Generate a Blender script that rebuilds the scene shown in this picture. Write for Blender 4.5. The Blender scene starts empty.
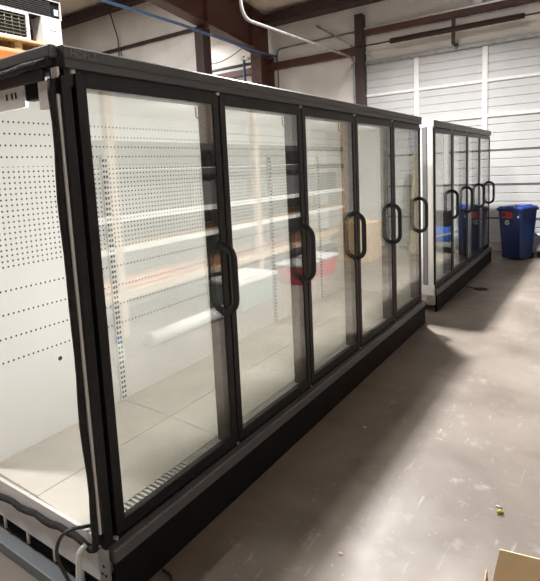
import bpy, bmesh, math, random
from mathutils import Vector, Matrix
random.seed(7)
S = bpy.context.scene
COL = S.collection
P = 0.762

# ------------------------------------------------------------------ materials
def mat(name, col, rough=0.5, metal=0.0, var=0.0, vscale=6.0, bump=0.0, bscale=40.0, spec=0.5, stretch=None):
    m = bpy.data.materials.new(name); m.use_nodes = True
    nt = m.node_tree; b = nt.nodes['Principled BSDF']
    b.inputs['Base Color'].default_value = (*col, 1); b.inputs['Roughness'].default_value = rough
    b.inputs['Metallic'].default_value = metal; b.inputs['Specular IOR Level'].default_value = spec
    tc = nt.nodes.new('ShaderNodeTexCoord'); mp = nt.nodes.new('ShaderNodeMapping')
    nt.links.new(tc.outputs['Object'], mp.inputs[0])
    if stretch: mp.inputs['Scale'].default_value = stretch
    if var > 0:
        n = nt.nodes.new('ShaderNodeTexNoise'); n.inputs['Scale'].default_value = vscale; n.inputs['Detail'].default_value = 5
        nt.links.new(mp.outputs[0], n.inputs['Vector'])
        r = nt.nodes.new('ShaderNodeValToRGB')
        r.color_ramp.elements[0].position = .3; r.color_ramp.elements[1].position = .7
        r.color_ramp.elements[0].color = (*[c*(1-var) for c in col], 1)
        r.color_ramp.elements[1].color = (*[min(1, c*(1+var)) for c in col], 1)
        nt.links.new(n.outputs['Fac'], r.inputs[0]); nt.links.new(r.outputs[0], b.inputs['Base Color'])
    if bump > 0:
        n2 = nt.nodes.new('ShaderNodeTexNoise'); n2.inputs['Scale'].default_value = bscale; n2.inputs['Detail'].default_value = 4
        nt.links.new(mp.outputs[0], n2.inputs['Vector'])
        bp = nt.nodes.new('ShaderNodeBump'); bp.inputs['Strength'].default_value = bump; bp.inputs['Distance'].default_value = .02
        nt.links.new(n2.outputs['Fac'], bp.inputs['Height']); nt.links.new(bp.outputs[0], b.inputs['Normal'])
    return m

class NG:
    """small helper for math node chains"""
    def __init__(s, m):
        s.m = m; s.nt = m.node_tree
    def m2(s, op, a, b=None, c=None):
        n = s.nt.nodes.new('ShaderNodeMath'); n.operation = op
        for i, v in enumerate((a, b, c)):
            if v is None: continue
            if isinstance(v, (int, float)): n.inputs[i].default_value = v
            else: s.nt.links.new(v, n.inputs[i])
        return n.outputs[0]

def glass_mat(name, r0, tint):
    m = bpy.data.materials.new(name); m.use_nodes = True; nt = m.node_tree; nt.nodes.clear()
    out = nt.nodes.new('ShaderNodeOutputMaterial'); mx = nt.nodes.new('ShaderNodeMixShader')
    tr = nt.nodes.new('ShaderNodeBsdfTransparent'); tr.inputs[0].default_value = (*tint, 1)
    gl = nt.nodes.new('ShaderNodeBsdfGlossy'); gl.inputs['Roughness'].default_value = 0.0; gl.inputs[0].default_value = (.96, .98, .97, 1)
    lw = nt.nodes.new('ShaderNodeLayerWeight'); lw.inputs['Blend'].default_value = .5
    g = NG(m)
    p5 = g.m2('POWER', lw.outputs['Facing'], 3.6)
    f = g.m2('MULTIPLY_ADD', p5, (1-r0)*.9, r0)
    nt.links.new(f, mx.inputs[0]); nt.links.new(tr.outputs[0], mx.inputs[1]); nt.links.new(gl.outputs[0], mx.inputs[2])
    nt.links.new(mx.outputs[0], out.inputs[0])
    return m

def floor_mat():
    m = mat('stained_concrete', (.27, .23, .2), .42)
    nt = m.node_tree; b = nt.nodes['Principled BSDF']
    tc = nt.nodes.new('ShaderNodeTexCoord')
    def noise(scale, detail=6, vec=None, dist=0):
        n = nt.nodes.new('ShaderNodeTexNoise'); n.inputs['Scale'].default_value = scale; n.inputs['Detail'].default_value = detail
        n.inputs['Distortion'].default_value = dist
        nt.links.new(vec or tc.outputs['Object'], n.inputs['Vector']); return n.outputs['Fac']
    def ramp(fac, p0, c0, p1, c1):
        r = nt.nodes.new('ShaderNodeValToRGB'); e = r.color_ramp.elements
        e[0].position = p0; e[0].color = (*c0, 1); e[1].position = p1; e[1].color = (*c1, 1)
        nt.links.new(fac, r.inputs[0]); return r.outputs[0]
    def mix(f, a, c):
        n = nt.nodes.new('ShaderNodeMix'); n.data_type = 'RGBA'
        if isinstance(f, (int, float)): n.inputs[0].default_value = f
        else: nt.links.new(f, n.inputs[0])
        for k, v in ((6, a), (7, c)):
            if isinstance(v, tuple): n.inputs[k].default_value = (*v, 1)
            else: nt.links.new(v, n.inputs[k])
        return n.outputs[2]
    base = ramp(noise(1.1, 8, None, .6), .3, (.132, .106, .086), .7, (.262, .226, .196))
    spots = ramp(noise(7, 6), .62, (0, 0, 0), .74, (1, 1, 1))
    base = mix(spots, base, (.275, .245, .218))
    dark = ramp(noise(2.6, 7, None, 1.2), .58, (0, 0, 0), .75, (.55, .55, .55))
    base = mix(dark, base, (.115, .092, .074))
    # pale scuffs: stretched noise, several directions
    for ang, sc, th in ((.5, (38, 7, 1), .66), (-.6, (14, 46, 1), .67), (1.4, (30, 9, 1), .675)):
        mp = nt.nodes.new('ShaderNodeMapping'); mp.inputs['Rotation'].default_value = (0, 0, ang); mp.inputs['Scale'].default_value = sc
        nt.links.new(tc.outputs['Object'], mp.inputs[0])
        s = ramp(noise(.8, 3, mp.outputs[0], .4), th, (0, 0, 0), th+.09, (.38, .38, .38))
        base = mix(s, base, (.42, .395, .37))
    fl = ramp(noise(55, 2), .715, (0, 0, 0), .745, (.6, .6, .6))
    base = mix(fl, base, (.6, .57, .53))
    nt.links.new(base, b.inputs['Base Color'])
    rr = ramp(noise(3.5, 6), .3, (.36,)*3, .7, (.58,)*3)
    nt.links.new(rr, b.inputs['Roughness'])
    bp = nt.nodes.new('ShaderNodeBump'); bp.inputs['Strength'].default_value = .08; bp.inputs['Distance'].default_value = .01
    nt.links.new(noise(18, 6), bp.inputs['Height']); nt.links.new(bp.outputs[0], b.inputs['Normal'])
    return m

def peg_mat(name, y0):
    """white steel liner punched with 1 inch spaced holes; local x into the case, y along it, z up"""
    m = mat(name, (.77, .765, .735), .38); nt = m.node_tree; b = nt.nodes['Principled BSDF']; g = NG(m)
    tc = nt.nodes.new('ShaderNodeTexCoord'); sp = nt.nodes.new('ShaderNodeSeparateXYZ')
    nt.links.new(tc.outputs['Object'], sp.inputs[0]); y, z = sp.outputs[1], sp.outputs[2]
    def cell(v, pitch, off):           # distance from nearest hole centre along one axis
        t = g.m2('SUBTRACT', v, off); t = g.m2('DIVIDE', t, pitch); t = g.m2('ADD', t, 1000.5)
        t = g.m2('FRACT', t); t = g.m2('SUBTRACT', t, .5); return g.m2('MULTIPLY', t, pitch)
    def rng(v, a, c):
        return g.m2('MULTIPLY', g.m2('GREATER_THAN', v, a), g.m2('LESS_THAN', v, c))
    def disc(dy, dz, r):
        d = g.m2('ADD', g.m2('MULTIPLY', dy, dy), g.m2('MULTIPLY', dz, dz)); return g.m2('LESS_THAN', d, r*r)
    dy = cell(y, .0254, y0)
    dense = g.m2('MULTIPLY', disc(dy, cell(z, .0265, 1.214), 0.0050), rng(z, 1.20, 1.69))
    upper = g.m2('MULTIPLY', disc(dy, cell(z, .0555, 1.735), .0050), rng(z, 1.71, 1.92))
    lower = g.m2('MULTIPLY', disc(dy, cell(z, .1145, 1.100), .0050), rng(z, .74, 1.13))
    tot = g.m2('ADD', g.m2('ADD', dense, upper), lower)
    # no holes in the bands beside the uprights
    big = disc(g.m2('SUBTRACT', y, .37), g.m2('SUBTRACT', z, .68), .012)
    tot = g.m2('MINIMUM', g.m2('ADD', tot, big), 1.0)
    mx = nt.nodes.new('ShaderNodeMix'); mx.data_type = 'RGBA'
    mx.inputs[6].default_value = (.765, .755, .72, 1); mx.inputs[7].default_value = (.02, .02, .02, 1)
    nt.links.new(tot, mx.inputs[0]); nt.links.new(mx.outputs[2], b.inputs['Base Color'])
    return m

M = {}
M['floor'] = floor_mat()
M['black'] = mat('black_powder_coat', (.012, .0125, .014), .42, var=.15, vscale=9, spec=.3)
M['black_matte'] = mat('black_matte', (.008, .008, .009), .65, spec=.2)
M['charcoal'] = mat('charcoal_fascia', (.060, .059, .058), .42, var=.08, vscale=3)
M['rail'] = mat('grey_bumper_rail', (.11, .11, .114), .4)
M['foam'] = mat('black_foam_gasket', (.02, .019, .018), .85, var=.3, vscale=20, bump=.5, bscale=60)
M['handle'] = mat('black_handle_plastic', (.012, .012, .013), .45)
M['liner'] = mat('white_liner', (.77, .765, .735), .4, var=.03, vscale=3)
M['deck'] = mat('off_white_deck', (.66, .62, .55), .33, var=.06, vscale=4, spec=.5)
M['white_metal'] = mat('white_steel', (.80, .79, .77), .35)
M['galv'] = mat('galvanised_steel', (.55, .55, .54), .38, .75, var=.2, vscale=14)
M['dull_galv'] = mat('dull_galvanised_steel', (.34, .34, .33), .5, .5, var=.2, vscale=10)
M['chrome'] = mat('bright_steel', (.8, .8, .82), .2, .9)
M['slot'] = mat('dark_slot', (.015, .015, .015), .7)
M['glass'] = glass_mat('cooler_glass', .15, (.965, .975, .965))
M['mull'] = mat('black_mullion', (.02, .019, .018), .5)
M['pin'] = mat('pale_hinge_pin', (.75, .73, .68), .35, .3)
M['letter'] = mat('dull_letters', (.17, .165, .15), .4)
M['cable_w'] = mat('white_cable', (.72, .72, .70), .5)
M['cable_b'] = mat('dark_cable', (.045, .042, .04), .5)
M['orange_tip'] = mat('orange_connector', (.75, .33, .06), .5)
M['blue'] = mat('blue_bin_plastic', (.008, .022, .115), .42, var=.08)
M['blue_lid'] = mat('bright_blue_lid', (.015, .065, .36), .4)
M['red'] = mat('red_sticker', (.62, .045, .04), .45)
M['ink'] = mat('dark_ink', (.03, .03, .035), .5)
M['pale'] = mat('pale_print', (.62, .64, .66), .5)
M['insul'] = mat('white_vinyl_insulation', (.68, .65, .61), .45, var=.10, vscale=1.6, bump=.55, bscale=2.2)
M['white_wall'] = mat('white_wall_sheet', (.82, .81, .79), .5, var=.04, vscale=2)
M['insul_tan'] = mat('tan_roof_insulation', (.74, .64, .53), .5, var=.12, vscale=2, bump=.5, bscale=2.5)
M['brown'] = mat('red_brown_steel', (.085, .034, .027), .5, var=.18, vscale=3)
M['brown_dark'] = mat('dark_brown_steel', (.045, .026, .024), .55, var=.2, vscale=4)
M['door_metal'] = mat('white_door_steel', (.53, .535, .535), .42, var=.05, vscale=2)
M['door_seam'] = mat('dark_door_seam', (.10, .10, .10), .6)
M['pipe_blue'] = mat('blue_air_pipe', (.075, .14, .29), .4)
M['pipe_grey'] = mat('grey_pipe', (.16, .18, .20), .45)
M['spring'] = mat('oiled_spring', (.05, .028, .022), .55)
M['wood'] = mat('pine_board', (.58, .40, .22), .6, var=.22, vscale=5, stretch=(8, 1, 8))
M['rack_orange'] = mat('orange_rack_beam', (.72, .16, .035), .45, var=.1)
M['rack_tan'] = mat('tan_rack_post', (.60, .44, .32), .5, var=.1)
M['rack_dark'] = mat('dark_rack_beam', (.05, .045, .042), .5)
M['carton'] = mat('cardboard', (.55, .38, .22), .75, var=.08, vscale=9)
M['carton_pale'] = mat('pale_cardboard', (.90, .76, .50), .75, var=.05, vscale=9)
M['carton_white'] = mat('white_carton', (.78, .77, .76), .55)
M['navy'] = mat('navy_panel', (.03, .04, .16), .5)
M['copper'] = mat('copper_tube', (.80, .42, .26), .3, .8)
M['chest'] = mat('grey_green_chest', (.25, .30, .30), .4)
M['redbin'] = mat('red_tote', (.60, .02, .045), .4)
M['crate_blue'] = mat('blue_crate', (.03, .13, .50), .45)
M['dark_stuff'] = mat('dark_grey_carton', (.12, .115, .11), .6, var=.3, vscale=4, stretch=(1, 8, 1))
M['leaf'] = mat('yellow_green_leaf', (.45, .47, .05), .6)
M['bottle'] = mat('milky_bottle', (.7, .74, .68), .35)
M['grey_plastic'] = mat('grey_plastic', (.22, .22, .23), .5)
M['lamp_body'] = mat('lamp_housing', (.7, .7, .7), .4)
M['clear_wire'] = mat('pale_wire', (.70, .70, .68), .4)
e = bpy.data.materials.new('lamp_glow'); e.use_nodes = True
e.node_tree.nodes['Principled BSDF'].inputs['Emission Color'].default_value = (1, .96, .9, 1)
e.node_tree.nodes['Principled BSDF'].inputs['Emission Strength'].default_value = 6
M['glow'] = e
M['fibre'] = mat('olive_tan_board', (.40, .36, .26), .7)
M['louvre'] = mat('dark_louvre', (.06, .06, .06), .5)
M['grid'] = mat('dull_olive_coil', (.16, .15, .11), .5)

# ------------------------------------------------------------------ mesh helpers
class MB:
    def __init__(s): s.bm = bmesh.new(); s.mats = []
    def _mi(s, m):
        if m is None: return 0
        if m not in s.mats: s.mats.append(m)
        return s.mats.index(m)
    def box(s, x0, x1, y0, y1, z0, z1, bevel=0.0, m=None, seg=2):
        t = bmesh.new(); bmesh.ops.create_cube(t, size=1)
        for v in t.verts:
            v.co = Vector(((x0+x1)/2+v.co.x*(x1-x0), (y0+y1)/2+v.co.y*(y1-y0), (z0+z1)/2+v.co.z*(z1-z0)))
        if bevel > 0: bmesh.ops.bevel(t, geom=list(t.edges), offset=bevel, segments=seg, profile=.5, affect='EDGES')
        s.merge(t, m); return s
    def merge(s, t, m=None):
        mi = s._mi(m)
        vm = {v: s.bm.verts.new(v.co) for v in t.verts}
        for f in t.faces:
            try:
                nf = s.bm.faces.new([vm[v] for v in f.verts]); nf.material_index = mi; nf.smooth = f.smooth
            except ValueError: pass
        t.free()
    def prism(s, prof, axis, a, b, m=None):
        """extrude a 2D profile (list of (u,v)) along axis from a to b. axis 'y': (u,v)=(x,z); 'x': (y,z); 'z': (x,y)"""
        t = bmesh.new()
        def mk(u, v, w): return {'y': (u, w, v), 'x': (w, u, v), 'z': (u, v, w)}[axis]
        A = [t.verts.new(mk(u, v, a)) for u, v in prof]; B = [t.verts.new(mk(u, v, b)) for u, v in prof]
        n = len(prof); t.faces.new(A); t.faces.new(list(reversed(B)))
        for i in range(n): t.faces.new([A[i], B[i], B[(i+1) % n], A[(i+1) % n]])
        bmesh.ops.recalc_face_normals(t, faces=list(t.faces)); s.merge(t, m); return s
    def tube(s, pts, r, n=10, m=None, sx=1.0, up=None):
        """round (or flattened by sx) tube along a polyline"""
        t = bmesh.new(); pts = [Vector(p) for p in pts]; rings = []
        prev = None
        for i, p in enumerate(pts):
            d = (pts[min(i+1, len(pts)-1)]-pts[max(i-1, 0)]).normalized()
            if prev is None:
                a = Vector(up) if up else (Vector((0, 0, 1)) if abs(d.z) < .9 else Vector((1, 0, 0)))
                a = (a-d*a.dot(d)).normalized()
            else:
                a = (prev-d*prev.dot(d)).normalized()
            prev = a; b = d.cross(a)
            rr = r[i] if isinstance(r, (list, tuple)) else r
            rings.append([t.verts.new(p+a*rr*math.cos(2*math.pi*k/n)+b*rr*sx*math.sin(2*math.pi*k/n)) for k in range(n)])
        for q in range(len(rings)-1):
            for k in range(n):
                f = t.faces.new([rings[q][k], rings[q][(k+1) % n], rings[q+1][(k+1) % n], rings[q+1][k]]); f.smooth = True
        t.faces.new(list(reversed(rings[0]))); t.faces.new(rings[-1])
        bmesh.ops.recalc_face_normals(t, faces=list(t.faces)); s.merge(t, m); return s
    def lathe(s, prof, cx, cy, n=20, m=None):
        t = bmesh.new(); rings = [[t.verts.new((cx+r*math.cos(2*math.pi*k/n), cy+r*math.sin(2*math.pi*k/n), z)) for k in range(n)] for r, z in prof]
        for q in range(len(rings)-1):
            for k in range(n):
                f = t.faces.new([rings[q][k], rings[q][(k+1) % n], rings[q+1][(k+1) % n], rings[q+1][k]]); f.smooth = True
        t.faces.new(list(reversed(rings[0]))); t.faces.new(rings[-1])
        s.merge(t, m); return s
    def build(s, name, m, parent=None, label=None):
        me = bpy.data.meshes.new(name); s.bm.to_mesh(me); s.bm.free()
        ms = s.mats if s.mats and s.mats[0] is not None else []
        if ms:
            for q in ms: me.materials.append(q)
        else: me.materials.append(m)
        o = bpy.data.objects.new(name, me); COL.objects.link(o)
        if parent: o.parent = parent
        if label: o['label'] = label
        return o

def arc(path, radius=.08, n=6):
    """round the corners of a polyline"""
    pts = [Vector(p) for p in path]; out = [pts[0]]
    for i in range(1, len(pts)-1):
        a, b, c = pts[i-1], pts[i], pts[i+1]
        r = min(radius, (a-b).length*.49, (c-b).length*.49)
        s_, e_ = b+(a-b).normalized()*r, b+(c-b).normalized()*r
        for k in range(n+1):
            u = k/n; out.append((1-u)**2*s_+2*u*(1-u)*b+u*u*e_)
    out.append(pts[-1]); return out

def empty(name, loc, rz=0):
    o = bpy.data.objects.new(name, None); COL.objects.link(o); o.location = loc; o.rotation_euler = (0, 0, rz); o.empty_display_size = .1
    return o
def tag(o, label, cat, group=None, kind=None):
    o['label'] = label; o['category'] = cat
    if group: o['group'] = group
    if kind: o['kind'] = kind
    return o
def struct(o, label=None):
    o['kind'] = 'structure'
    if label: o['label'] = label
    return o

# ------------------------------------------------------------------ setting
floor = struct(MB().box(-14, 3.55, -8, 9.2, -.2, 0).build('floor', M['floor']))
YW = 8.353
# back wall with an opening for the overhead door
w = MB()
DX0, DX1, DH = -2.64, 2.10, 3.563
w.box(-14, DX0, YW, YW+.15, 0, 6.6); w.box(DX1, 3.55, YW, YW+.15, 0, 6.6); w.box(DX0, DX1, YW, YW+.15, DH, 6.6)
struct(w.build('wall_back', M['insul']))
struct(MB().box(3.35, 3.55, -8, YW-.005, 0, 6.6).build('wall_right', M['white_wall']))
pw = MB().box(-14, -4.88, 6.28, 6.42, 0, 5.25)
struct(pw.build('wall_left', M['insul']))
def roof_z(y): return 4.92+.17*(YW-y)
rf = MB().prism([(YW+.3, roof_z(YW+.3)), (-8, roof_z(-8)), (-8, roof_z(-8)+.12), (YW+.3, roof_z(YW+.3)+.12)], 'x', -14, 3.55)
struct(rf.build('ceiling', M['insul_tan']))

# overhead door: six ribbed sections
dr = empty('door_1', (0, YW, 0)); struct(dr, 'white ribbed sectional overhead door')
sec = .5938
for k in range(6):
    z0 = k*sec; prof = [(.06, z0+.006)]
    # ribbed face towards the room (towards -y)
    n = 4
    zz = z0+.006
    pts = [(0.0, zz)]
    for q in range(n):
        a = z0+.006+(sec-.012)*(q+1)/n
        if q < n-1:
            pts += [(0.0, a-.022), (.014, a-.012), (.014, a-.004), (0.0, a+.004)]
        else: pts += [(0.0, a)]
    prof = pts+[(.06, z0+sec-.006)]+[(.06, z0+.006)]
    MB().prism(prof, 'x', DX0, DX1).build('door_section', M['door_metal'], dr)
MB().box(DX0, DX1, .03, .05, 0, DH).build('door_backing', M['door_seam'], dr)
for x in (-1.456, -.271, .914):
    MB().box(x-.045, x+.045, -.03, 0, 1.2, DH-.01, .006).build('door_stile', M['white_metal'], dr)
for x in (DX0+.04, DX1-.04):
    MB().box(x-.04, x+.04, -.03, 0, 0.02, DH-.01, .006).build('door_stile', M['galv'], dr)
for k in (4, 5):
    z = k*sec
    MB().prism([(-.035, z-.02), (0, z-.03), (0, z+.03), (-.035, z+.02)], 'x', DX0+.05, DX1-.05).build('door_strut', M['white_metal'], dr)
for k in (1, 2, 3):
    z = k*sec
    MB().box(DX0+.05, DX1-.05, -.008, 0, z-.018, z+.014).build('door_seam_strip', M['door_seam'], dr)
hd = MB().box(DX0-.1, DX1+.1, YW-.07, YW-.01, DH-.01, DH+.06, .008)
tag(hd.build('door_header', M['dull_galv']), 'grey steel header strip along the top of the ribbed overhead door', 'beam')

# overhead door hardware
tk = MB()
tk.tube(arc([(-2.66, 8.25, 0), (-2.66, 8.25, 3.72), (-2.66, 4.62, 3.68), (-2.66, 4.5, 4.7)], .2, 8), .027, 8, sx=.8)
tag(tk.build('door_track', M['dull_galv']), 'galvanised overhead-door track bending from the jamb out towards the room', 'track')
sp = empty('torsion_spring', (-.75, 8.10, 3.87))
tag(sp, 'dark brown torsion spring on a thin shaft above the overhead door', 'spring')
c = MB(); pts = []
for i in range(0, 900):
    a = i/9*2*math.pi; pts.append((-1.11+2.22*i/899, .045*math.cos(a), .045*math.sin(a)))
c.tube([(-1.11, 0, 0), (1.11, 0, 0)], .040, 10)
for i in range(90): c.tube([(-1.11+2.22*i/90, 0, 0), (-1.11+2.22*(i+.55)/90, 0, 0)], .05, 10)
c.build('coil', M['spring'], sp)
MB().tube([(-1.85, 0, 0), (2.75, 0, 0)], .014, 8).build('shaft', M['brown_dark'], sp)
MB().box(-.02, .04, -.02, .02, -.24, .21).box(-.02, .04, -.02, .235, -.2465, -.22).build('bracket', M['brown_dark'], sp)

# steel frame
def beam(name, label, m, x0, x1, y0, y1, z0, z1, bev=.006, cat='beam', group=None):
    return tag(MB().box(x0, x1, y0, y1, z0, z1, bev).build(name, m), label, cat, group)
beam('jamb_post', 'dark brown steel post at the left jamb of the overhead door', M['brown_dark'], -2.60, -2.44, 8.16, 8.34, 0, 4.5, cat='post')
beam('wall_girt', 'red-brown wall girt between the big column and the door jamb post', M['brown'], -4.70, -2.60, 8.24, 8.35, 3.77, 3.92)
beam('wall_girt', 'red-brown wall girt left of the big column, below the grey pipe', M['brown'], -7.2, -4.90, 8.24, 8.35, 3.76, 3.90)
beam('wall_girt', 'brown wall girt running high above the overhead door', M['brown'], -2.44, 3.34, 8.22, 8.35, 4.10, 4.20)
beam('eave_strut', 'dark brown eave beam at the top of the back wall', M['brown_dark'], -4.55, 3.34, 8.0, 8.34, 4.68, 4.86)
beam('wall_girt', 'thin grey girt across the white wall at upper left', M['brown_dark'], -12, -4.88, 6.22, 6.28, 4.27, 4.33)
beam('roof_purlin', 'dark purlin along the top of the white wall at upper left', M['brown_dark'], -13.9, -4.96, 6.08, 6.28, 5.07, 5.22)
beam('wall_post', 'dark brown post ending the upper-left white wall beside the rafter', M['brown_dark'], -4.88, -4.68, 6.12, 6.34, 0, 4.26, cat='post')
beam('wire_duct', 'pale conduit lying along the upper girt over the overhead door', M['galv'], -2.44, 3.34, 8.222, 8.256, 4.201, 4.235)
# column (I section)
cx = -4.70
cb = MB().box(cx-.13, cx+.13, 7.80, 7.82, 0, 4.08).box(cx-.13, cx+.13, 8.28, 8.30, 0, 4.03).box(cx-.012, cx+.012, 7.82, 8.28, 0, 4.03)
tag(cb.build('steel_column', M['brown']), 'red-brown steel column against the back wall under the rafter', 'column')
# rafter: tapered I beam running from the column into the room
def rz0(y): return 4.09+.125*(8.05-y)
def rz1(y): return 4.82+.17*(8.3-y)
rb = MB()
ys = (8.30, -7.5)
rb.prism([(ys[0], rz0(ys[0])), (ys[1], rz0(ys[1])), (ys[1], rz1(ys[1])), (ys[0], rz1(ys[0]))], 'x', cx-.012, cx+.012)
rb.prism([(ys[0], rz0(ys[0])-.02), (ys[1], rz0(ys[1])-.02), (ys[1], rz0(ys[1])), (ys[0], rz0(ys[0]))], 'x', cx-.13, cx+.13)
rb.prism([(ys[0], rz1(ys[0])-.02), (ys[1], rz1(ys[1])-.02), (ys[1], rz1(ys[1])), (ys[0], rz1(ys[0]))], 'x', cx-.13, cx+.13)
for y in (7.6, 6.2, 4.6):
    rb.box(cx-.11, cx+.11, y-.006, y+.006, rz0(y), rz1(y)-.02)
tag(rb.build('steel_rafter', M['brown']), 'deep red-brown steel roof rafter sloping up from the column', 'rafter')
# purlins on the right bay
for y, lab in ((6.6, 'dark roof purlin nearest the back wall, right of the rafter'), (5.0, 'dark roof purlin second from the back wall, right of the rafter')):
    z = roof_z(y); beam('roof_purlin', lab, M['brown_dark'], -4.56, 3.34, y-.04, y+.04, z-.22, z-.01)
# roof cross brace rods
# pipes and wires
bpz = 4.17
tag(MB().tube(arc([(-4.50, 8.52-.22, 4.05), (-4.50, 7.6, 4.04), (-4.52, 5.37, 4.12), (-4.52, -3, 4.16)], .1), .025, 10).build('air_pipe', M['pipe_blue']),
    'blue compressed-air pipe running along below the red-brown rafter', 'pipe')
dp = empty('air_drop', (-4.90, 7.66, 0)); tag(dp, 'blue vertical air line with white fitting beside the column', 'pipe')
MB().tube([(0, 0, 0), (0, 0, 4.02)], .026, 10).build('pipe', M['pipe_blue'], dp)
MB().box(-.05, .14, -.06, .06, 3.93, 3.99, .01).build('fitting', M['white_metal'], dp, 'white fitting')
MB().tube([(-.05, -.02, 3.45), (.04, -.02, 3.49)], .05, 10).build('valve', M['grey_plastic'], dp, 'grey valve')
gp = MB().tube(arc([(-6.9, 8.2, 0), (-6.9, 8.2, 3.98), (-5.0, 8.2, 3.98)], .1), .035, 10)
tag(gp.build('grey_pipe', M['pipe_grey']), 'dark grey pipe on the wall left of the big column', 'pipe')
cd = MB().tube(arc([(-4.49, 8.33, 1.5), (-4.49, 8.33, 4.20), (-2.5, 8.33, 4.23)], .1), .016, 8)
tag(cd.build('wire_conduit', M['pipe_grey']), 'thin grey conduit rising then running along the wall left of the door', 'conduit')
hw = MB().tube([(-4.93-1.35*t, 7.9-1.1*t, 4.35-.45*math.sin(math.pi*t)+.05*t) for t in [i/14 for i in range(15)]], .012, 6)
tag(hw.build('hanging_wire', M['cable_w']), 'pale wire sagging between the rafter and the dark wall post', 'wire')
hv = MB().tube([(-7.1, 6.2, 3.2), (-7.08, 6.2, 4.5), (-7.0, 5.9, 5.2)], .014, 6).tube([(-7.02, 6.2, 3.2), (-7.02, 6.2, 4.25)], .01, 6)
tag(hv.build('hanging_wire', M['cable_b']), 'thin dark wire hanging down the white wall at upper left', 'wire')
br = MB().tube([(-3.5, 8.3, 4.5), (-2.3, 8.3, 3.7)], .016, 6)
tag(br.build('brace_rod', M['galv']), 'slanting pale brace rod across the wall by the door jamb', 'rod')
cf = MB().box(-7.93, -7.85, 6.1, 6.22, 3.9, 4.45, .01)
jb = MB().box(-.46, -.30, 8.26, 8.345, 4.201, 4.35, .01)
tag(jb.build('junction_box', M['white_metal']), 'small pale junction box on the girt above the overhead door', 'box')
cf.bm.free()

# ------------------------------------------------------------------ glass door merchandisers
def text_mesh(txt, size, depth):
    cu = bpy.data.curves.new('lettering', 'FONT'); cu.body = txt; cu.size = size; cu.extrude = depth
    o = bpy.data.objects.new('lettering', cu); COL.objects.link(o)
    dg = bpy.context.evaluated_depsgraph_get(); dg.update()
    me = bpy.data.meshes.new_from_object(o.evaluated_get(dg)); bpy.data.objects.remove(o); return me

def handle_mesh():
    h = MB()
    z0, z1, rc = .932, 1.286, .068
    path = [(.002, 0, z0+.012)]
    for k in range(13):
        t = math.radians(-90+90*k/12); path.append((rc*math.cos(t)*.93, 0, z0+.016+rc+rc*math.sin(t)))
    for k in range(13):
        t = math.radians(90*k/12); path.append((rc*math.cos(t)*.93, 0, z1-.016-rc+rc*math.sin(t)))
    path.append((.002, 0, z1-.012))
    h.tube(path, .016, 12, sx=1.1, up=(0, 1, 0))
    h.box(0, .006, -.018, .018, z0-.006, z0+.032, .002); h.box(0, .006, -.018, .018, z1-.032, z1+.006, .002)
    return h

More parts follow.
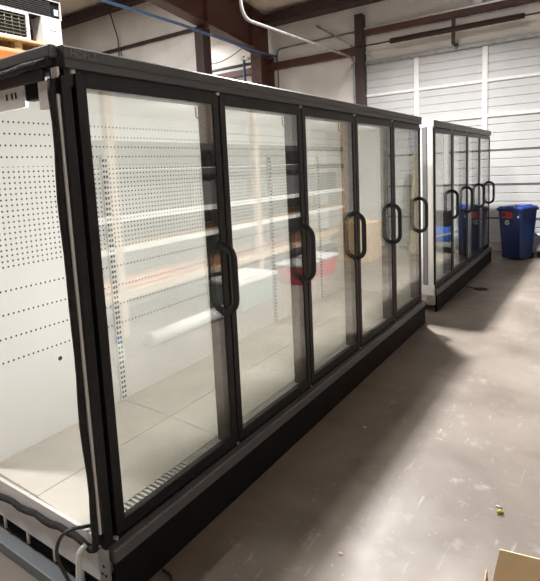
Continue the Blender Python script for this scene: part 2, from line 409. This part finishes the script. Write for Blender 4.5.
XB = -.86
FILL_W = 3.8  # power of each added interior fill strip
def make_case(n, root, uprights, open_end):
    L = n*P
    y0 = -.040
    # insulated back and pegged liner
    MB().box(XB-.09, XB-.012, y0, L+.05, .06, 2.04, .004).build('back_shell', M['galv'], root, 'dull metal rear skin')
    MB().box(XB-.012, XB, y0, L+.02, .24, 1.985).build('back_panel', peg_mat('punched_white_liner', .23), root, 'white liner punched with rows of small holes')
    for y in uprights:
        u = MB().box(XB, XB+.012, y-.021, y+.021, .29, 1.74, m=M['liner'])
        z = .31
        while z < 1.73:
            for s in (-1, 1): u.box(XB+.0115, XB+.0128, y+s*.009-.0055, y+s*.009+.0055, z-.0075, z+.0075, m=M['slot'])
            z += .0305
        u.build('slotted_upright', M['liner'], root, 'white upright with paired dark slots')
    # deck
    ymarks = [y0]+list(uprights)+[L]
    for a, b in zip(ymarks[:-1], ymarks[1:]):
        if b-a < .15: continue
        MB().prism([(XB+.004, .268), (-.47, .262), (-.47, .282), (XB+.004, .288)], 'y', a+.002, b-.002).build('deck_pan', M['deck'], root)
        d = MB().prism([(-.468, .258), (-.125, .245), (-.125, .262), (-.468, .279)], 'y', a+.002, b-.002)
        d.build('deck_pan', M['deck'], root)
    gr = MB().box(-.122, -.045, y0+.05, L-.01, .225, .243, m=M['black_matte'])
    gr.box(-.060, -.045, y0+.05, L-.01, .243, .262, m=M['black_matte'])
    y = y0+.07
    while y < L-.03:
        gr.box(-.120, -.062, y, y+.011, .243, .262, m=M['liner']); y += .0235
    gr.build('air_grille', M['black_matte'], root, 'black air grille with pale teeth along the deck front')
    MB().box(XB-.02, -.03, y0+.004, L+.02, .10, .225, m=M['white_metal']).build('tub', M['white_metal'], root, 'white insulated tub under the deck')
    # roof and ceiling
    MB().box(XB-.09, -.03, y0, L+.02, 1.985, 2.052, .004).build('roof_panel', M['charcoal'], root)
    cl = MB().box(XB, -.10, y0+.01, L, 1.974, 1.985)
    cl.box(-.36, -.20, y0+.02, L, 1.952, 1.974)
    cl.build('ceiling_liner', M['liner'], root, 'white ceiling liner with air duct')
    # canopy fascia with a shallow groove
    fa = MB().prism([(.012, 1.986), (.012, 2.012), (.009, 2.016), (.012, 2.020), (.012, 2.052), (.006, 2.058), (-.10, 2.058), (-.10, 2.046), (-.02, 2.046), (-.02, 1.986)], 'y', y0, L+.004)
    fas = fa.build('canopy_fascia', M['charcoal'], root)
    # header behind door tops
    MB().box(-.095, -.012, y0+.01, L, 1.93, 1.986).build('door_header', M['mull'], root)
    # mullions
    for k in range(n+1):
        y = k*P
        MB().box(-.105, -.034, max(y0+.012, y-.036), min(L+.002, y+.030), .25, 1.96, .004).build('mullion', M['mull'], root)
        yc = min(max(y, y0+.035), L-.035)
        if k == n: continue
        fill_body = MB().box(-.113, -.1055, yc-.012, yc+.012, .40, 1.90, .002).build('fill_strip', M['lamp_body'], root, 'slim added fill strip behind the mullion')  # added fill to brighten the cooler interior, not a known fitting
        la = bpy.data.lights.new('strip_fill', 'AREA'); la.shape = 'RECTANGLE'; la.size = 1.48; la.size_y = .018; la.energy = FILL_W; la.color = (1, .998, .97)
        lo_ = bpy.data.objects.new('strip_fill', la); COL.objects.link(lo_); lo_.parent = fill_body
        lo_.location = (-.1145, yc, 1.15); lo_.rotation_euler = (0, math.radians(90), 0)
    # bottom: door sill, bumper rail, kick plate
    MB().box(-.10, -.002, y0+.02, L, .205, .246).build('door_sill', M['black'], root)
    ra = MB().prism([(-.01, .186), (.035, .186), (.035, .230), (.028, .237), (-.01, .240)], 'y', y0-.0, L+.01)
    ra.build('bumper_rail', M['rail'], root, 'dark grey bumper rail')
    MB().box(.012, .030, y0+.004, L+.008, .002, .187).build('kick_plate', M['black_matte'], root)
    # doors
    hm = None
    for k in range(n):
        a, b = k*P+.004, (k+1)*P-.004
        za, zb, t = .254, 1.972, .041
        f = MB()
        f.box(-.030, 0, a, a+t, za, zb, .003); f.box(-.030, 0, b-t, b, za, zb, .003)
        f.box(-.0295, -.0005, a+t, b-t, za, za+.050); f.box(-.0295, -.0005, a+t, b-t, zb-.044, zb)
        door = f.build('glass_door', M['black'], root)
        MB().box(-.022, -.006, a+t-.002, b-t+.002, za+.048, zb-.042).build('glass_pane', M['glass'], door, 'clear reflective glass')
        if hm is None:
            ho = handle_mesh().build('handle', M['handle'], door); hm = ho.data
        else:
            ho = bpy.data.objects.new('handle', hm); COL.objects.link(ho); ho.parent = door
        ho.location = (0, b-t*.75, 0)
        for z in (.240, 1.980):
            MB().tube([(-.012, a-.002, z-.008), (-.012, a-.002, z+.008)], .011, 10).build('hinge_pin', M['pin'], door, 'pale hinge pin')
    # far end wall
    MB().box(XB-.05, -.034, L, L+.028, .06, 1.985, m=M['liner']).build('end_panel', M['liner'], root, 'white end panel')
    return fas

case1 = empty('display_cooler', (0, 0, 0))
tag(case1, 'long five-door black glass display cooler in front, its near end open', 'cooler')
fas1 = make_case(5, case1, (.75, 1.58, 2.42, 3.27), True)
me = text_mesh('HOFLZ', .034, .0008); me.materials.append(M['letter'])
lo = bpy.data.objects.new('lettering', me); COL.objects.link(lo); lo.parent = fas1
lo.rotation_euler = (math.pi/2, 0, math.pi/2); lo.location = (.0128, -.018, 2.024); lo['label'] = 'small dull raised letters on the fascia'

def open_end(root, yE, sgn=-1):
    """the bare joint end of a case at local y=yE, facing -y"""
    # corner post and rails
    MB().box(-.045, 0, yE-.010, yE+.027, .235, 1.962, .003).build('corner_post', M['black'], root)
    top = MB().box(XB-.09, -.02, yE-.030, yE, 2.020, 2.062, .006)
    top.build('top_rail', M['rail'], root)
    wv = [(XB-.09, yE-.028, 2.000)]+[(XB+.05+i*.08, yE-.030, 2.004+.004*math.sin(i*1.7)) for i in range(10)]+[(-.035, yE-.026, 2.008)]
    MB().tube(wv, .015, 8).build('top_gasket', M['foam'], root, 'wavy black foam strip')
    MB().box(XB-.05, -.10, yE-.018, yE-.002, 1.955, 1.995, .003).build('end_channel', M['charcoal'], root)
    # white head bracket with slots
    bk = MB().box(XB, -.22, yE-.012, yE, 1.880, 1.958, m=M['white_metal'])
    for dx in (-.30, -.275, -.335): bk.box(dx-.005, dx+.005, yE-.0135, yE-.012, 1.915, 1.937, m=M['slot'])
    bk.build('head_bracket', M['white_metal'], root, 'white slotted bracket')
    MB().box(-.215, -.135, yE-.01, yE+.02, 1.90, 1.955).build('duct_mouth', M['black_matte'], root, 'black duct opening')
    MB().box(-.135, -.075, yE-.012, yE+.01, 1.86, 1.955, .003).build('end_tab', M['white_metal'], root, 'white metal tab')
    MB().box(-.05, -.012, yE-.014, yE-.004, 1.955, 1.99, .003).build('corner_bracket', M['white_metal'], root, 'white corner bracket')
    # black gasket: down the post, round the corner and back along the tub
    gp = [(-.030, yE-.026, 1.95)]
    z = 1.90
    i = 0
    while z > .32:
        gp.append((-.034+.005*math.sin(i*.9), yE-.027+.003*math.sin(i*1.3), z)); z -= .09; i += 1
    gp += [(-.034, yE-.027, .27), (-.042, yE-.027, .235), (-.075, yE-.024, .218), (-.14, yE-.02, .226), (-.18, yE-.02, .232)]
    gp += [(-.22-.06*k, yE-.02+.003*math.sin(k*2), .226-.0032*k+.004*math.sin(k*1.9)) for k in range(12)]
    MB().tube(gp, .0135, 8, up=(1, 0, 0)).build('end_gasket', M['foam'], root, 'black foam gasket strip')
    MB().box(-.021, -.0135, yE-.020, yE-.011, .30, 1.90).build('gasket_trim', M['white_metal'], root, 'thin pale trim')
    # tub end and base rails
    MB().box(XB-.02, -.05, yE-.012, yE+.004, .085, .272, .002).build('tub_end', M['white_metal'], root, 'white tub end plate')
    bs = MB().box(XB-.02, -.05, yE-.004, yE+.02, .03, .085, m=M['black_matte'])
    for x in (-.75, -.56, -.36, -.17): bs.box(x-.006, x+.006, yE-.012, yE, .03, .088, m=M['white_metal'])
    bs.build('base_frame', M['black_matte'], root, 'dark slotted base frame')
    MB().box(XB-.09, -.02, yE-.085, yE-.03, .0, .05, .004).build('base_rail', M['pipe_grey'], root, 'grey base rail on the floor')
    # plate under the post
    g = MB().box(-.05, .012, yE-.014, yE-.004, .09, .238, .002, m=M['galv'])
    for x, z in ((-.03, .13), (-.008, .13), (-.018, .165)): g.tube([(x, yE-.0155, z), (x, yE-.012, z)], .006, 8, m=M['slot'])
    g.build('joint_plate', M['galv'], root, 'galvanised joint plate')
open_end(case1, -.042)
# loose wiring hanging from the open end
def lead(pts, r, m, parent, label): MB().tube(arc(pts, .09, 6), r, 8).build('cable', m, parent, label)
lead([(-.10, -.03, .285), (-.16, -.12, .30), (-.20, -.14, .20), (-.12, -.12, .06), (-.06, -.12, .02)], .007, M['cable_b'], case1, 'dark loop of cable')
lead([(-.085, -.08, .24), (-.10, -.10, .22), (-.09, -.12, .10), (-.06, -.14, .012)], .011, M['cable_w'], case1, 'white cable')
MB().tube([(-.03, -.10, .07), (.0, -.13, .05)], .008, 8).build('cable_end', M['orange_tip'], case1, 'orange connector')
# small dark lead wires hanging behind the door tops
for k in range(1, 4):
    y = k*P-.02
    MB().tube(arc([(-.112, y-.02, 1.93), (-.112, y-.02, 1.873), (-.112, y+.035, 1.885), (-.112, y+.055, 1.905)], .02, 5), .004, 6).build('lead_wire', M['cable_b'], case1)
# joint hardware on the far end of the first case
jp = MB().box(-.10, .006, 5*P+.028, 5*P+.038, .20, .30, .002)
jp.build('joint_bracket', M['white_metal'], case1, 'white joint bracket')

YS = 4.286
case2 = empty('display_cooler', (0, YS, 0))
tag(case2, 'shorter four-door black glass display cooler standing farther back by the blue bin', 'cooler')
make_case(4, case2, (.45, 1.28, 2.12), False)
pb = MB().box(-.055, .002, -.075, -.055, .235, 1.985, .003)
pb.build('corner_post', M['white_metal'], case2, 'bright white corner post')
MB().box(-.10, -.058, -.085, -.05, .23, 1.985, .003).build('end_gasket', M['grey_plastic'], case2, 'grey gasket strip')
MB().box(-.20, -.102, -.085, -.055, .23, 1.985, .003).build('end_trim', M['chrome'], case2, 'bright metal trim')
MB().box(XB, -.20, -.07, -.045, .10, 1.985).build('end_sheet', M['white_metal'], case2, 'white end sheet')
MB().box(-.14, .012, -.10, -.055, .19, .30, .004).build('joint_plate', M['white_metal'], case2, 'white joint plate')
MB().box(-.06, .02, -.12, -.055, .09, .20, .004).build('bolt_plate', M['galv'], case2, 'galvanised bolt plate')
MB().box(XB-.05, .008, -.058, -.041, 1.987, 2.056, .003).build('end_cap', M['white_metal'], case2, 'pale top edge')

# ------------------------------------------------------------------ recycling bin
bn = empty('recycling_bin', (.345, 7.75, 0), math.radians(-24)); bn.scale = (.87, .90, .985)
tag(bn, 'tall blue recycling bin with a red sticker standing by the overhead door', 'bin')
def taper(m0, a0, b0, z0, a1, b1, z1, r=.04, m=None, bm=None):
    def rr(a, b, z):
        o = []
        for sx, sy, st in ((1, 1, 0), (-1, 1, 90), (-1, -1, 180), (1, -1, 270)):
            for k in range(5):
                t = math.radians(st+k*22.5); o.append((sx*(a-r)+r*math.cos(t), sy*(b-r)+r*math.sin(t), z))
        return o
    t = bmesh.new(); A = [t.verts.new(v) for v in rr(a0, b0, z0)]; B = [t.verts.new(v) for v in rr(a1, b1, z1)]
    n = len(A)
    for i in range(n): t.faces.new([A[i], A[(i+1) % n], B[(i+1) % n], B[i]])
    t.faces.new(list(reversed(A))); t.faces.new(B); bmesh.ops.recalc_face_normals(t, faces=list(t.faces))
    m0.merge(t, m); return m0
bb = MB(); taper(bb, .185, .20, .03, .235, .25, .80); taper(bb, .255, .27, .80, .262, .277, .845)
bb.build('bin_body', M['blue'], bn)
ld = MB(); taper(ld, .245, .262, .846, .24, .255, .872, .05); ld.box(-.06, .06, -.265, -.20, .85, .885, .01)
ld.box(.02, .17, -.12, .20, .872, .892, .008)
ld.build('bin_lid', M['blue_lid'], bn, 'brighter blue lid')
for s in (-1, 1):
    wm = MB().tube([(s*.15-.03, .20, .05), (s*.15+.03, .20, .05)], .05, 14); wm.build('wheel', M['black_matte'], bn)
def on_front(z): return -(.20+.05*(z-.03)/.77)-.003
st = MB()
t = bmesh.new(); zA, zB = .69, .79
for q in ((-.145, .055),):
    v = [t.verts.new((q[0], on_front(zA), zA)), t.verts.new((q[1], on_front(zA), zA)), t.verts.new((q[1], on_front(zB), zB)), t.verts.new((q[0], on_front(zB), zB)),
         t.verts.new((q[0], on_front(zA)+.003, zA)), t.verts.new((q[1], on_front(zA)+.003, zA)), t.verts.new((q[1], on_front(zB)+.003, zB)), t.verts.new((q[0], on_front(zB)+.003, zB))]
    for f in ((0, 1, 2, 3), (7, 6, 5, 4), (0, 4, 5, 1), (1, 5, 6, 2), (2, 6, 7, 3), (3, 7, 4, 0)): t.faces.new([v[i] for i in f])
st.merge(t, M['red'])
st.tube([(-.105, on_front(.74)+.001, .74), (-.105, on_front(.74)-.002, .74)], .036, 20, m=M['ink'])
for z, a, b in ((.757, -.055, .035), (.735, -.055, .02), (.714, -.055, .03)):
    st.box(a, b, on_front(z)-.002, on_front(z)+.001, z-.004, z+.004, m=M['ink'])
st.build('sticker', M['red'], bn, 'red sticker with dark round emblem')
# chasing-arrows recycling symbol
rs = MB(); R_ = .052; c0 = (-.045, .615)
for k in range(3):
    a0 = math.radians(90+120*k+18); a1 = math.radians(90+120*(k+1)-26)
    V = lambda a, r: (c0[0]+r*math.cos(a), c0[1]+r*math.sin(a))
    cor = [V(math.radians(90+120*k), R_), V(math.radians(90+120*(k+1)), R_)]
    def lerp(u): return (cor[0][0]+(cor[1][0]-cor[0][0])*u, cor[0][1]+(cor[1][1]-cor[0][1])*u)
    pp = [lerp(.16), lerp(.62)]
    yy = on_front(.615)-.001
    rs.tube([(pp[0][0], yy, pp[0][1]), (pp[1][0], yy, pp[1][1])], .011, 6)
    h0, h1 = lerp(.60), lerp(.88)
    rs.tube([(h0[0], yy, h0[1]), (h1[0], yy, h1[1])], [.022, .002], 6)
rs.build('recycling_symbol', M['pale'], bn, 'pale chasing-arrows symbol')
MB().box(.15, .185, on_front(.72)-.002, on_front(.72)+.003, .70, .73).build('maker_mark', M['pale'], bn, 'small pale mark')

# grey cart right of the bin
ct = empty('floor_dolly', (.98, 8.02, 0)); tag(ct, 'low grey wheeled dolly with slanted handle behind the blue bin', 'dolly')
MB().box(-.36, .5, -.2, .2, .12, .20, .01).build('platform', M['grey_plastic'], ct)
MB().tube(arc([(.45, -.225, .19), (-.25, -.225, .36), (-.40, -.225, .42)], .05), .018, 8).build('tow_bar', M['galv'], ct)
for x in (-.30, .42):
    for y in (-.14, .14):
        MB().tube([(x, y-.02, .055), (x, y+.02, .055)], .055, 14).build('wheel', M['black_matte'], ct)
# blue and black crates beyond the frame edge, mirrored in the glass doors
tag(MB().box(.74, 1.12, 7.86, 8.16, .201, .47, .015).build('plastic_crate', M['crate_blue']), 'blue plastic crate on the grey dolly, reflected low in the far cooler glass', 'crate')
tag(MB().box(.76, 1.10, 7.88, 8.14, .471, .74, .015).build('plastic_crate', M['black_matte']), 'black plastic crate stacked on the blue crate, reflected in the far cooler glass', 'crate')
tall = MB().prism([(7.70, 0), (7.86, 0), (8.02, 1.78), (7.96, 1.78)], 'x', 1.16, 1.40)
tag(tall.build('fibre_board', M['fibre']), 'tall tan board leaning on the overhead door, mirrored in the fifth cooler door', 'board')
for k, h in enumerate(('lowest', 'middle', 'topmost')):
    tag(MB().box(1.72-.01*k, 2.30-.01*k, 6.62, 7.2, .001+.22*k, .219+.22*k, .006).build('stacked_carton', M['carton']), f'brown carton, {h} of the stack mirrored in the fourth cooler door', 'box')

# ------------------------------------------------------------------ things on the floor
# open cardboard box, bottom right
bx = empty('cardboard_box', (1.465, .275, 0), math.radians(8)); tag(bx, 'open cardboard box with a raised pale flap at the lower right corner', 'box')
t_ = .006; hx, hy, hz = .20, .16, .30
b_ = MB().box(-hx, hx, -hy, hy, 0, t_)
b_.box(-hx, -hx+t_, -hy, hy, t_, hz).box(hx-t_, hx, -hy, hy, t_, hz).box(-hx, hx, -hy, -hy+t_, t_, hz).box(-hx, hx, hy-t_, hy, t_, hz)
b_.build('carton', M['carton'], bx)
def flap(name, a, b, c, d, m):
    t = bmesh.new(); q = [Vector(v) for v in (a, b, c, d)]; n = (q[1]-q[0]).cross(q[3]-q[0]).normalized()*.004
    A = [t.verts.new(v) for v in q]; B = [t.verts.new(v+n) for v in q]
    t.faces.new(list(reversed(A))); t.faces.new(B)
    for i in range(4): t.faces.new([A[i], A[(i+1) % 4], B[(i+1) % 4], B[i]])
    k = MB(); k.merge(t); k.build(name, m, bx, 'pale cardboard flap')
flap('box_flap', (-hx+.004, hy, hz), (hx-.004, hy, hz), (hx-.02, hy+.03, hz+.14), (-hx+.03, hy+.02, hz+.14), M['carton_pale'])
flap('box_flap', (-hx, -hy, hz), (-hx, hy-.01, hz), (-hx-.008, hy+.008, hz+.068), (-hx-.03, -hy+.02, hz+.068), M['carton'])
# coil of dark cord
pts = []
for i in range(60):
    a = i/59*math.pi*4.6; k_ = 1-.12*(i//22)
    pts.append((.25+.085*k_*math.cos(a), 5.43+.05*k_*math.sin(a), .006+.0012*(i//13)))
pts += [(.16, 5.45, .008), (.08, 5.49, .006), (.045, 5.50, .006)]
tag(MB().tube(pts, .0055, 6).build('cord_coil', M['cable_b']), 'small coil of dark cord on the floor beside the far cooler', 'cord')
tag(MB().tube(arc([(.045, .17, .008), (.10, .17, .008), (.16, .10, .008), (.13, -.1, .008), (.05, -.2, .008)], .06), .005, 6).build('floor_wire', M['cable_b']),
    'thin dark wire on the floor under the near cooler kick plate', 'wire')
lf = MB().tube([(1.135, 1.21, .008), (1.15, 1.215, .012), (1.165, 1.218, .006)], [.004, .013, .004], 8, sx=.6)
tag(lf.build('leaf_scrap', M['leaf']), 'tiny yellow-green leaf scrap lying alone on the concrete', 'leaf')
tag(MB().tube([(1.125, 1.262, .004), (1.15, 1.258, .005)], .004, 6).build('paper_scrap', M['pale']), 'tiny white scrap beside the yellow-green leaf', 'scrap')
for i, (x, y, lab) in enumerate(((.30, 1.62, 'tiny white scrap in the shadow in front of the third cooler door'), (.62, .62, 'tiny rust-coloured scrap on the near floor'))):
    tag(MB().box(x, x+.018, y, y+.012, .0, .006, .002).build('paper_scrap', M['pale'] if i == 0 else M['carton']), lab, 'scrap')

# ------------------------------------------------------------------ rack behind the near case (upper left)
rk = empty('pallet_rack', (-2.5, 0, 0)); tag(rk, 'orange pallet rack with pine boards behind the near cooler', 'rack')
for y in (-.95, 1.66):
    for x in (-.08, -1.0):
        MB().box(x, x+.08, y-.04, y+.04, 0, 2.554, .004).build('rack_post', M['rack_orange'], rk)
for x in (-.06, -1.0):
    MB().box(x, x+.055, -.95, 1.70, 2.555, 2.66, .004).build('rack_beam', M['rack_orange'], rk)
for i in range(4):
    x = -.98+i*.25
    MB().box(x, x+.22, -1.0, 1.72, 2.661, 2.690, .003).build('rack_board', M['wood'], rk)
for i in range(4):
    x = -.98+i*.25
    MB().box(x, x+.235, -1.0, 1.70, 2.758, 2.780, .003).build('rack_board', M['wood'], rk)
for y in (-.6, .4, 1.28, 1.58):
    MB().box(-.95, -.03, y, y+.06, 2.691, 2.757).build('rack_cleat', M['wood'], rk)
# white carton
wc = empty('white_carton', (-2.60, 1.615, 2.781)); tag(wc, 'white carton with small print standing on the rack boards', 'box')
MB().box(-.06, .10, -.092, .085, 0, .222, .003).build('carton', M['carton_white'], wc)
MB().box(.1, .101, -.03, .04, .11, .118).build('print', M['pipe_grey'], wc, 'faint grey print')
MB().box(-.06, -.02, -.0912, -.09, .14, .20).build('print', M['pipe_blue'], wc, 'blue print on the side')
tag(MB().box(-2.86, -2.60, 1.42, 1.47, 2.781, 3.0, .004).build('navy_panel', M['navy']), 'navy panel between the wire crate and the white carton', 'panel')
# framed crate with coil grid
wcr = empty('wire_crate', (-2.7, 1.18, 2.781)); tag(wcr, 'dark grid-fronted crate with a pale frame at the left edge of the rack', 'crate')
MB().box(-.2, .17, -.35, .22, .0, .215, .004).build('crate_body', M['black_matte'], wcr)
fr = MB().box(.17, .19, -.36, .23, 0, .016).box(.17, .19, -.36, .23, .20, .216).box(.17, .19, .205, .23, .016, .20).box(.17, .19, -.36, -.335, .016, .20)
fr.build('crate_frame', M['white_metal'], wcr, 'pale frame')
gd = MB()
for i in range(9): gd.tube([(.178, -.33+i*.06, .016), (.178, -.33+i*.06, .20)], .004, 6)
for i in range(6): gd.tube([(.182, -.335, .04+i*.028), (.182, .205, .04+i*.028)], .004, 6)
gd.build('crate_grid', M['grid'], wcr, 'dull coil grid')
# long black louvred unit on top
lv = empty('louvred_unit', (-2.7, 1.2, 3.004)); tag(lv, 'long black louvred unit with pale edges lying on top of the white carton', 'appliance')
MB().box(-.2, .17, -.5, .52, 0, .15, .004).build('unit_body', M['black_matte'], lv)
sl = MB()
for i in range(8): sl.box(.168, .183, -.48, .42, .012+i*.016, .017+i*.016)
sl.build('louvre', M['louvre'], lv)
ed = MB().box(.17, .188, -.5, .52, .145, .151).box(.17, .188, -.5, .52, -.0005, .006).box(.17, .188, .512, .52, .006, .145)
ed.build('edge_trim', M['pale'], lv, 'pale edge trim')
MB().box(.186, .19, .45, .49, .03, .08).build('badge', M['pale'], lv)

# ------------------------------------------------------------------ rack across the aisle, seen as reflections in the glass
r2 = empty('storage_rack', (2.45, 0, 0)); tag(r2, 'long storage rack across the aisle, mirrored in the cooler glass', 'rack')
for y in (-.35, 2.11, 4.54, 7.30):
    for x in (0, .78):
        MB().box(x, x+.08, y-.042, y+.042, 0, 3.1, .004).build('rack_post', M['rack_tan'], r2)
for x in (0.0, .80):
    for z0, z1, m in ((1.89, 1.97, 'rack_dark'), (1.60, 1.68, 'rack_dark'), (1.17, 1.23, 'white_metal'), (.86, .91, 'white_metal'), (.38, .45, 'rack_tan')):
        MB().box(x+.01, x+.06, -.3, 7.34, z0, z1, .004).build('rack_beam', M[m], r2)
for z, m in ((1.965, 'rack_dark'), (1.69, 'white_metal'), (1.225, 'wood'), (.905, 'wood'), (.45, 'wood')):
    MB().box(.06, .80, -.3, 7.34, z-.02, z).build('rack_shelf', M[m], r2)
MB().box(.862, .87, -.3, 7.34, .45, 1.94).build('rack_back', M['rack_dark'], r2)
# copper tubes on the low shelf
for i in range(6):
    for j in range(2):
        o = MB().tube([(2.575+i*.052, .4, .474+j*.046), (2.575+i*.052, 6.2, .474+j*.046)], .022, 8).build('copper_tube', M['copper'])
        tag(o, 'copper tube in the long bundle on the low rack shelf', 'tube', 'copper tubes on the rack shelf')
# cartons on the middle shelf
ysp = [(.0, .9), (1.0, 1.95), (2.25, 3.2), (3.3, 4.4), (4.7, 5.8), (5.9, 7.1)]
wh = ['first', 'second', 'third', 'fourth', 'fifth', 'sixth']
for (a, b), h in zip(ysp, wh):
    tag(MB().box(2.54, 3.15, a, b, 1.226, 1.226+.30, .006).build('storage_carton', M['dark_stuff']), f'dark grey carton, {h} from the near end of the upper rack shelf', 'box')
# floor level: chest, red totes, tube, bottle
ch = empty('chest', (2.16, 3.70, 0)); tag(ch, 'grey-green chest with a white lid in front of the rack across the aisle', 'chest')
MB().box(-.24, .24, -.38, .36, 0.0, .30, .01).build('chest_body', M['chest'], ch)
MB().box(-.26, .26, -.40, .38, .301, .345, .01).build('chest_lid', M['white_metal'], ch, 'white lid')
for a, lab in ((4.72, 'red tote before the rack, next to the grey-green chest'), (5.35, 'red tote before the rack, farther from the chest')):
    rt = empty('plastic_tote', (2.12, a+.23, 0)); tag(rt, lab, 'tote', 'red totes before the rack')
    tb = MB(); taper(tb, .20, .20, 0, .23, .235, .26); tb.build('tote_body', M['redbin'], rt)
    tl = MB(); taper(tl, .245, .25, .261, .245, .25, .285); tl.build('tote_lid', M['pale'], rt, 'pale lid')
tag(MB().tube([(2.0, 2.0, .07), (2.0, 3.12, .07)], .07, 16).build('white_tube', M['carton_white']), 'fat white tube lying on the floor in front of the rack', 'tube')
bo = empty('spray_bottle', (1.95, 1.60, 0)); tag(bo, 'milky bottle with a blue cap on the floor before the rack', 'bottle')
MB().lathe([(.045, 0), (.048, .02), (.048, .14), (.02, .175), (.02, .185)], 0, 0).build('bottle_body', M['bottle'], bo)
MB().lathe([(.026, .186), (.026, .235), (.018, .245)], 0, 0).build('bottle_cap', M['crate_blue'], bo, 'blue cap')
tag(MB().lathe([(.048, 0), (.052, .004), (.052, .15), (.046, .155)], 1.93, 1.40).build('white_tub', M['carton_white']), 'round white tub on the floor near the milky bottle', 'tub')

# ------------------------------------------------------------------ lamps
def lamp(loc, w, sx, sy, col, lab, spread=168):
    r = empty('high_bay_lamp', loc); tag(r, lab, 'lamp')
    MB().box(-sx/2-.03, sx/2+.03, -sy/2-.03, sy/2+.03, .02, .10, .01).build('lamp_housing', M['lamp_body'], r)
    MB().tube([(0, 0, .1), (0, 0, roof_z(loc[1])-loc[2]-.01)], .01, 6).build('lamp_rod', M['galv'], r)
    L = bpy.data.lights.new('lamp_light', 'AREA'); L.energy = w; L.shape = 'RECTANGLE'; L.size = sx; L.size_y = sy; L.color = col; L.spread = math.radians(spread)
    o = bpy.data.objects.new('lamp_light', L); COL.objects.link(o); o.parent = r
lamp((-.92, 4.95, 5.1), 470, .22, .22, (1, .985, .96), 'square high-bay lamp hanging above the gap between the two coolers', 132)
lamp((-1.0, .7, 5.7), 375, .50, .50, (1, .985, .96), 'square high-bay lamp hanging above the near cooler')
lamp((-3.5, -1.2, 5.3), 260, .50, .50, (1, .985, .96), 'added square fill lamp hanging behind the orange pallet rack')  # added fill for the end faces of the near cooler
lamp((-7.0, 7.3, 4.75), 90, .40, .40, (1, .985, .96), 'added square fill lamp in the alcove behind the white partition wall')  # added out of sight to brighten the wall behind the partition
lamp((-5.6, 1.5, 5.5), 420, .60, .60, (1, .985, .96), 'square high-bay lamp hanging left of the rafter')

# ------------------------------------------------------------------ faint added world fill, let in where no front wall is built
wd = bpy.data.worlds.new('world'); S.world = wd; wd.use_nodes = True
wd.node_tree.nodes['Background'].inputs[0].default_value = (.95, .98, 1, 1)
wd.node_tree.nodes['Background'].inputs[1].default_value = .03

# ------------------------------------------------------------------ camera (solved from the photograph)
f_, px_, py_ = 494.877, 270.0, 232.0
yaw, pitch, roll = .59754, .12464, -.04653
F = Vector((-math.sin(yaw)*math.cos(pitch), math.cos(yaw)*math.cos(pitch), -math.sin(pitch)))
r0 = F.cross(Vector((0, 0, 1))).normalized(); u0 = r0.cross(F)
R = r0*math.cos(roll)+u0*math.sin(roll); U = -r0*math.sin(roll)+u0*math.cos(roll)
cam = bpy.data.cameras.new('camera'); co = bpy.data.objects.new('camera', cam); COL.objects.link(co)
co.matrix_world = Matrix(((R.x, U.x, -F.x, 1.5027), (R.y, U.y, -F.y, -1.0743), (R.z, U.z, -F.z, 1.6173), (0, 0, 0, 1)))
cam.sensor_fit = 'HORIZONTAL'; cam.sensor_width = 36; cam.lens = f_*36/540
cam.shift_x = -(px_-270)/540; cam.shift_y = (py_-290.5)/540
cam.clip_start = .02
S.camera = co
S.view_settings.view_transform = 'Standard'; S.view_settings.look = 'None'; S.view_settings.gamma = 1; S.view_settings.exposure = 0.12
S.view_settings.use_curve_mapping = False
S.cycles.use_denoising = True; S.cycles.denoising_prefilter = 'FAST'; S.cycles.denoising_input_passes = 'RGB_ALBEDO_NORMAL'; S.cycles.max_bounces = 10; S.cycles.transparent_max_bounces = 24; S.cycles.diffuse_bounces = 6
